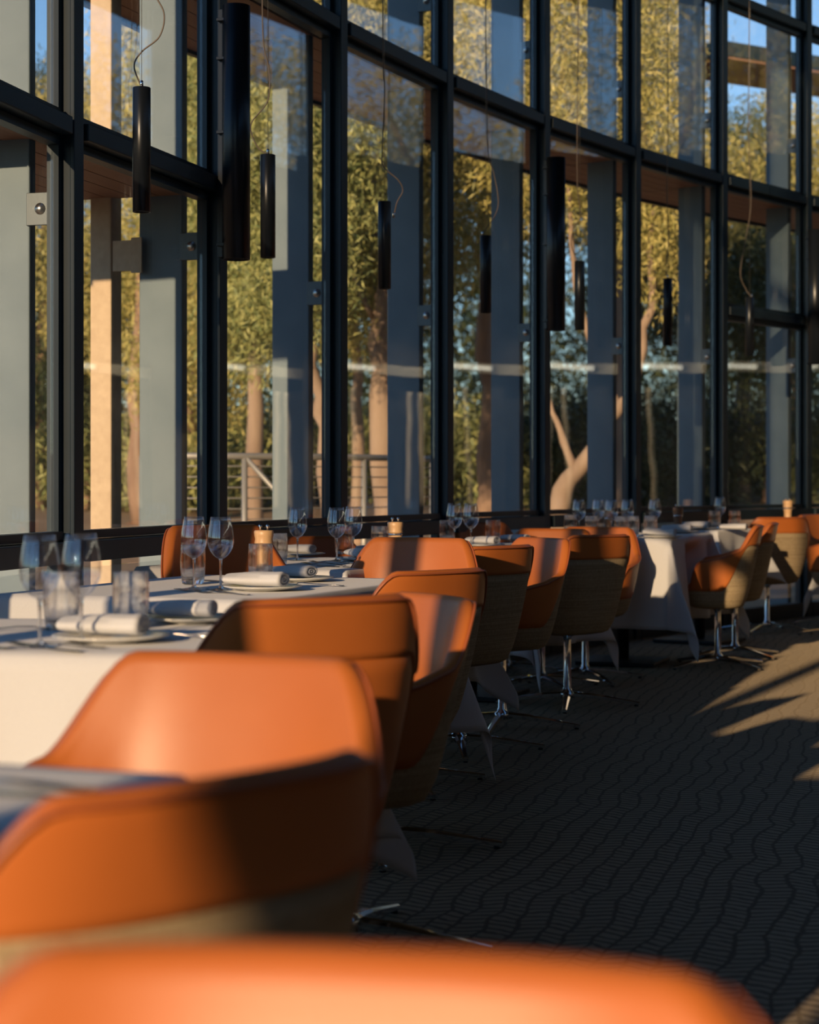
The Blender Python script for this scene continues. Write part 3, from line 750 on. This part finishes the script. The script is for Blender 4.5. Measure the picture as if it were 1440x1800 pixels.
CAT={'wine':('glass','wine glasses on the tables'),'tum':('tumbler','water tumblers on the tables'),'mill':('pepper mill','wooden pepper mills'),'plate':('plate','side plates under napkins'),
     'nap':('napkin','rolled white napkins'),'fork':('fork','forks laid on the cloths'),'knife':('knife','knives laid on the cloths'),'spoon':('spoon','spoons laid on the cloths')}
def put(k,px,py,label,rz=0,sc=1,dz=0,dark=False):
    o=src[k] if fresh[k] else copy_tree(src[k]); fresh[k]=False
    p=tp(px,py); p.z+=dz; o.location=p; o.rotation_euler=(0,0,R(rz)); o.scale=(sc,)*3
    setp(o,label,CAT[k][0],CAT[k][1])
    if dark:  # shade put into the wood colour
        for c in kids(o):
            if c.name.startswith(('body','head')): c.material_slots[0].link='OBJECT'; c.material_slots[0].material=shaded_wood
    return o
# second table
put('wine',70,1136,'large blurred wine glass farthest left on the near cloth',0)
put('wine',143,1130,'large wine glass second from left, before the cream post',0)
put('tum',230,1104,'tumbler before the white napkin, right of the two largest wine glasses')
put('tum',108,1106,'tumbler behind the two largest wine glasses')
put('plate',195,1128,'plate under the nearest rolled napkin'); put('nap',182,1124,'thick white napkin nearest to us, right of the leftmost wine glass',78,1.0,.008)
put('plate',335,1094,'plate on the near cloth against the tall orange chair'); put('nap',315,1092,'white napkin behind the nearest tumbler',84,.95,.008)
put('fork',60,1143,'fork with tines left at the near cloth edge',68); put('fork',104,1137,'fork beside the one at the near cloth edge',66)
put('fork',30,1108,'fork at the far left of the near cloth',-70)
put('spoon',312,1121,'dark spoon between the near napkin and the sunlit chair',80)
# first table
put('fork',10,1385,'blurred fork on the lowest left cloth',75); put('knife',40,1400,'blurred knife on the lowest left cloth',70)
# third table
put('wine',341,1035,'sharp wine glass before the window chair, left of its pair',0)
put('wine',388,1037,'sharp wine glass right of its pair, before the brown window chair',0)
put('tum',339,1027,'tall-looking tumbler behind the left sharp wine glass')
put('tum',458,1024,'tumbler in front of the pepper mill left of centre')
put('plate',462,1038,'plate under the sharply seen folded napkin'); put('nap',450,1037,'folded napkin in sharp focus before the pepper mill tumbler',72,1.05,.008)
put('plate',523,1022,'plate behind the sharp napkin'); put('nap',513,1019,'napkin roll behind the sharp folded napkin',60,.9,.008)
put('fork',362,1041,'fork with shiny tines under the right sharp wine glass',52); put('fork',392,1044,'fork second under the right sharp wine glass',50)
put('knife',376,1022,'knife blade behind the right sharp wine glass stem',50); put('spoon',548,1030,'spoon by the orange chair arm on the third cloth',75)
# fourth table
put('mill',464,1014,'pale wooden pepper mill left of centre with two steel knobs',0,1.1)
put('mill',695,983,'pale pepper mill right of the mid tumbler, base hidden by the striped chair',0,1.08)
put('wine',523,985,'wine glass standing alone above the rolled napkin, middle left')
put('wine',592,986,'wine glass left in the close pair before the third mullion')
put('wine',621,981,'wine glass right in the close pair before the third mullion')
put('tum',488,994,'tumbler right behind the left pepper mill')
put('tum',604,974,'tumbler behind the close pair of wine glasses')
put('tum',668,973,'tumbler left of the second pepper mill')
put('plate',525,978,'plate under the napkin behind the lone wine glass'); put('nap',522,976,'napkin roll behind the lone wine glass stem',65,.9,.008)
put('plate',640,986,'plate behind the striped chair arm'); put('nap',632,984,'round napkin end right of the close wine glass pair',20,.95,.008)
put('nap',655,972,'small napkin behind the round one',70,.85)
put('fork',572,993,'fork left of the close wine glass pair',50); put('fork',585,990,'second fork left of the close wine glass pair',50); put('knife',600,997,'knife before the close wine glass pair',55)
# fifth table
put('wine',799,963,'wine glass left of the pair above the striped chair')
put('wine',828,963,'wine glass right of the pair above the striped chair')
put('tum',786,957,'tumbler left of the pair above the striped chair')
put('tum',867,956,'tumbler standing alone right of the pair above the striped chair')
put('plate',846,962,'plate behind the lone mid tumbler'); put('nap',848,960,'napkin behind the lone mid tumbler',60,.95,.008); put('nap',905,952,'napkin at the end of the fifth cloth',60,.9)
# sixth table
for px,py,wd in ((1018,943,'first'),(1052,940,'second'),(1075,944,'third'),(1103,942,'fourth'),(1151,940,'fifth')):
    put('wine',px,py,wd+' wine glass from the left on the long draped table')
for px,py,wd in ((1003,941,'first'),(1040,944,'second'),(1064,935,'third'),(1092,945,'fourth'),(1112,944,'fifth'),(1144,943,'sixth')):
    put('tum',px,py,wd+' tumbler from the left on the long draped table')
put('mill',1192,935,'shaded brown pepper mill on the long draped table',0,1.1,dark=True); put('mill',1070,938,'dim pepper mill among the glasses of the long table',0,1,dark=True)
put('plate',1165,946,'plate at the near end of the long draped table'); put('nap',1160,945,'napkin at the near end of the long draped table',70,1.05,.008)
put('plate',1196,937,'plate by the far corner of the long draped table'); put('nap',1190,937,'napkin by the shaded pepper mill',75,1.05,.008)
put('plate',1020,950,'plate on the left end of the long draped table')
# seventh and eighth table
put('wine',1266,929,'wine glass farthest right, on the cream-lit cloth'); put('tum',1256,930,'tumbler left of the farthest right wine glass'); put('tum',1292,929,'tumbler right of the farthest right wine glass')
put('plate',1230,931,'plate on the cream-lit cloth, left end'); put('nap',1226,930,'napkin on the cream-lit cloth, left end',60,1,.008); put('nap',1290,932,'napkin beside the farthest right tumbler',70,1)
put('mill',1385,921,'pale pepper mill above the bright tan chair at right',0,1.25)

# ------------------------------------------------------------------ pendant lamps along the glass
def lamp_pos(px,s): return Vector(((px-720)/s,F/s,0))
def bez(pts,n=10):
    out=[]; P=[Vector(p) for p in pts]; P=[P[0]*2-P[1]]+P+[P[-1]*2-P[-2]]
    for i in range(1,len(P)-2):
        for k in range(n):
            t=k/n; a,b,c,d=P[i-1],P[i],P[i+1],P[i+2]
            out.append(.5*((2*b)+(-a+c)*t+(2*a-5*b+4*c-d)*t*t+(-a+3*b-3*c+d)*t**3))
    out.append(P[-2]); return out
lamps=[(249,512,373,155,'largest black tube lamp, before the cream post',[(0,0),(-14,-40),(0,-65),(32,-90),(40,-130),(20,-170),(4,-220),(0,-420)]),
 (471,428,453,273,'black tube lamp before the third fin, second from left',[(0,0),(-20,-18),(-30,-55),(0,-95),(2,-150),(-8,-200),(-10,-300),(-6,-420)]),
 (676,368,508,355,'black tube lamp third from left with a looping cable',[(16,28),(22,0),(32,-20),(24,-38),(-2,-62),(-4,-90),(0,-200),(-3,-360)]),
 (854,323,550,415,'black tube lamp fourth from left, crooked pale cable',[(-6,0),(0,-12),(16,-36),(22,-62),(14,-110),(4,-150),(2,-260),(0,-420)]),
 (1019,290,580,460,'black tube lamp fifth from left, beside the long dark wall tube',[(-4,0),(-14,-30),(-10,-60),(2,-80),(-4,-130),(-4,-240),(-2,-460)]),
 (1174,261,607,490,'black tube lamp sixth from left with a sunlit edge',[(0,0),(-2,-20),(2,-80),(-2,-150),(0,-260),(0,-480)]),
 (1318,241,625,523,'black tube lamp farthest right of the row',[(4,0),(-6,-15),(-16,-45),(-6,-110),(2,-170),(-2,-300),(0,-520)])]
for px,s,yb,yt,lb,cab in lamps:
    p=lamp_pos(px,s); zb=EYE+(HOR-yb)/s; h=(yb-yt)/s; r=.031
    t=empty('pendant_lamp',(p.x,p.y,zb)); setp(t,lb,'lamp','black tube pendant lamps')
    lath('tube',[(r-.004,.03),(r-.003,0),(r,0),(r,h),(r-.002,h+.002),(.004,h+.002),(0,h+.002)],black_metal,t,32)
    lath('diffuser',[(0,.012),(r-.003,.012),(r-.003,.016),(0,.016)],glow,t,24)
    tubo('suspension_wire',[(0,0,h),(0,0,(ZTOP-zb)*.5),(0,0,ZTOP-zb-.005)],.0011,wire_m,t,6)
    pts=[]
    for k,(a,b) in enumerate(cab): pts.append((a/s,.012*sin(k*1.3),h-b/s))
    pts.append((0,0,ZTOP-zb-.01)) if pts[-1][2]<ZTOP-zb-.2 else None
    tubo('cable',bez(pts,8),.0028,cable_m,t,8)
    lath('cable_gland',[(0,0),(.006,0),(.006,.022),(.003,.026),(0,.026)],chrome,t,10,(cab[0][0]/s,0,h+.001-cab[0][1]/s))
# long black tubes strapped to every third mullion
for i,lb in ((2,'long black tube light strapped to the second mullion'),(5,'long black tube light on the fifth mullion, mid right'),(8,'long black tube light at the right edge')):
    a=(head(i)+head(i-1))/2; n=nrm(i); along=Vector((sin(a),cos(a),0))
    p=M[i]-n*.13-along*.075; z0=1.98; z1=3.03
    t=empty('wall_tube_light',(p.x,p.y,z0),-a); setp(t,lb,'light','long black wall tubes')
    h=z1-z0; r=.058
    lath('tube',[(r-.004,.03),(r-.003,0),(r,0),(r,h),(r-.004,h),(r-.005,h-.02),(0,h-.02)],black_metal,t,36)
    bxo('spine',(-.066,.01,h/2),(.022,.05,h*.98),black_metal,t,0,.002)
    for zz in (.06,h*.5,h-.06,h-.22): bxo('strap',(-.052,0,zz),(.036,.09,.012),black_metal,t,0,.001)

# pale gathered strips hung on the long wall under added spot lamps, mirrored in the panes
ang=math.atan2(RW1[0]-RW0[0],RW1[1]-RW0[1]); u=Vector((sin(ang),cos(ang),0)); nv=Vector((-cos(ang),sin(ang),0))
for k,(uu,tl) in enumerate(((18.55,.05),(18.85,-.04),(18.98,.03),(19.30,-.10),(16.9,.05),(17.3,-.05),(20.2,.05),(20.5,-.06))):
    q=Vector((RW0[0],RW0[1],0))+u*uu+nv*.16
    V=[];Fs=[];nz=20;nw=16
    for j in range(nz+1):
        z=.78+1.25*j/nz; tw=.028
        for i in range(nw+1):
            x=(i/nw-.5)*2*tw; V.append((.012*sin(i*1.6+k)+.006*sin(j*.8),x+tl*j/nz+.006*sin(j*.9+k),z))
    for j in range(nz):
        for i in range(nw): a=j*(nw+1)+i; Fs.append((a,a+1,a+nw+2,a+nw+1))
    o=meshobj('curtain',V,Fs,curtain_m); o.location=q; o.rotation_euler=(0,0,-ang)
    md=o.modifiers.new('t','SOLIDIFY'); md.thickness=.003
    setp(o,'narrow pale gathered curtain strip, seen as a bright streak mirrored in the panes','curtain','narrow curtain strips on the long wall')
for k,uu in enumerate((17.1,18.9,20.3)):  # lamps added only to brighten the strips, out of view
    q=Vector((RW0[0],RW0[1],4.2))+u*uu+nv*1.3
    t=empty('added_spot_lamp',q); setp(t,('nearest','middle','farthest')[k]+' added black spot lamp brightening the curtain strips, outside the view','lamp','added spot lamps at the long wall')
    lath('housing',[(.05,-.10),(.055,-.10),(.055,.06),(.01,.07),(.01,ZTOP-4.2),(0,ZTOP-4.2)],black_metal,t,20)
    ld=bpy.data.lights.new('spot','SPOT'); lo=bpy.data.objects.new('added_spot_light',ld); C.objects.link(lo); lo.parent=t
    ld.energy=260; ld.color=(1,.84,.6); ld.spot_size=R(34); ld.spot_blend=.6; ld.shadow_soft_size=.04; lo.location=(0,0,-.09)
    tgt=Vector((RW0[0],RW0[1],1.4))+u*uu; lo.rotation_euler=(tgt-q).to_track_quat('-Z','Y').to_euler()
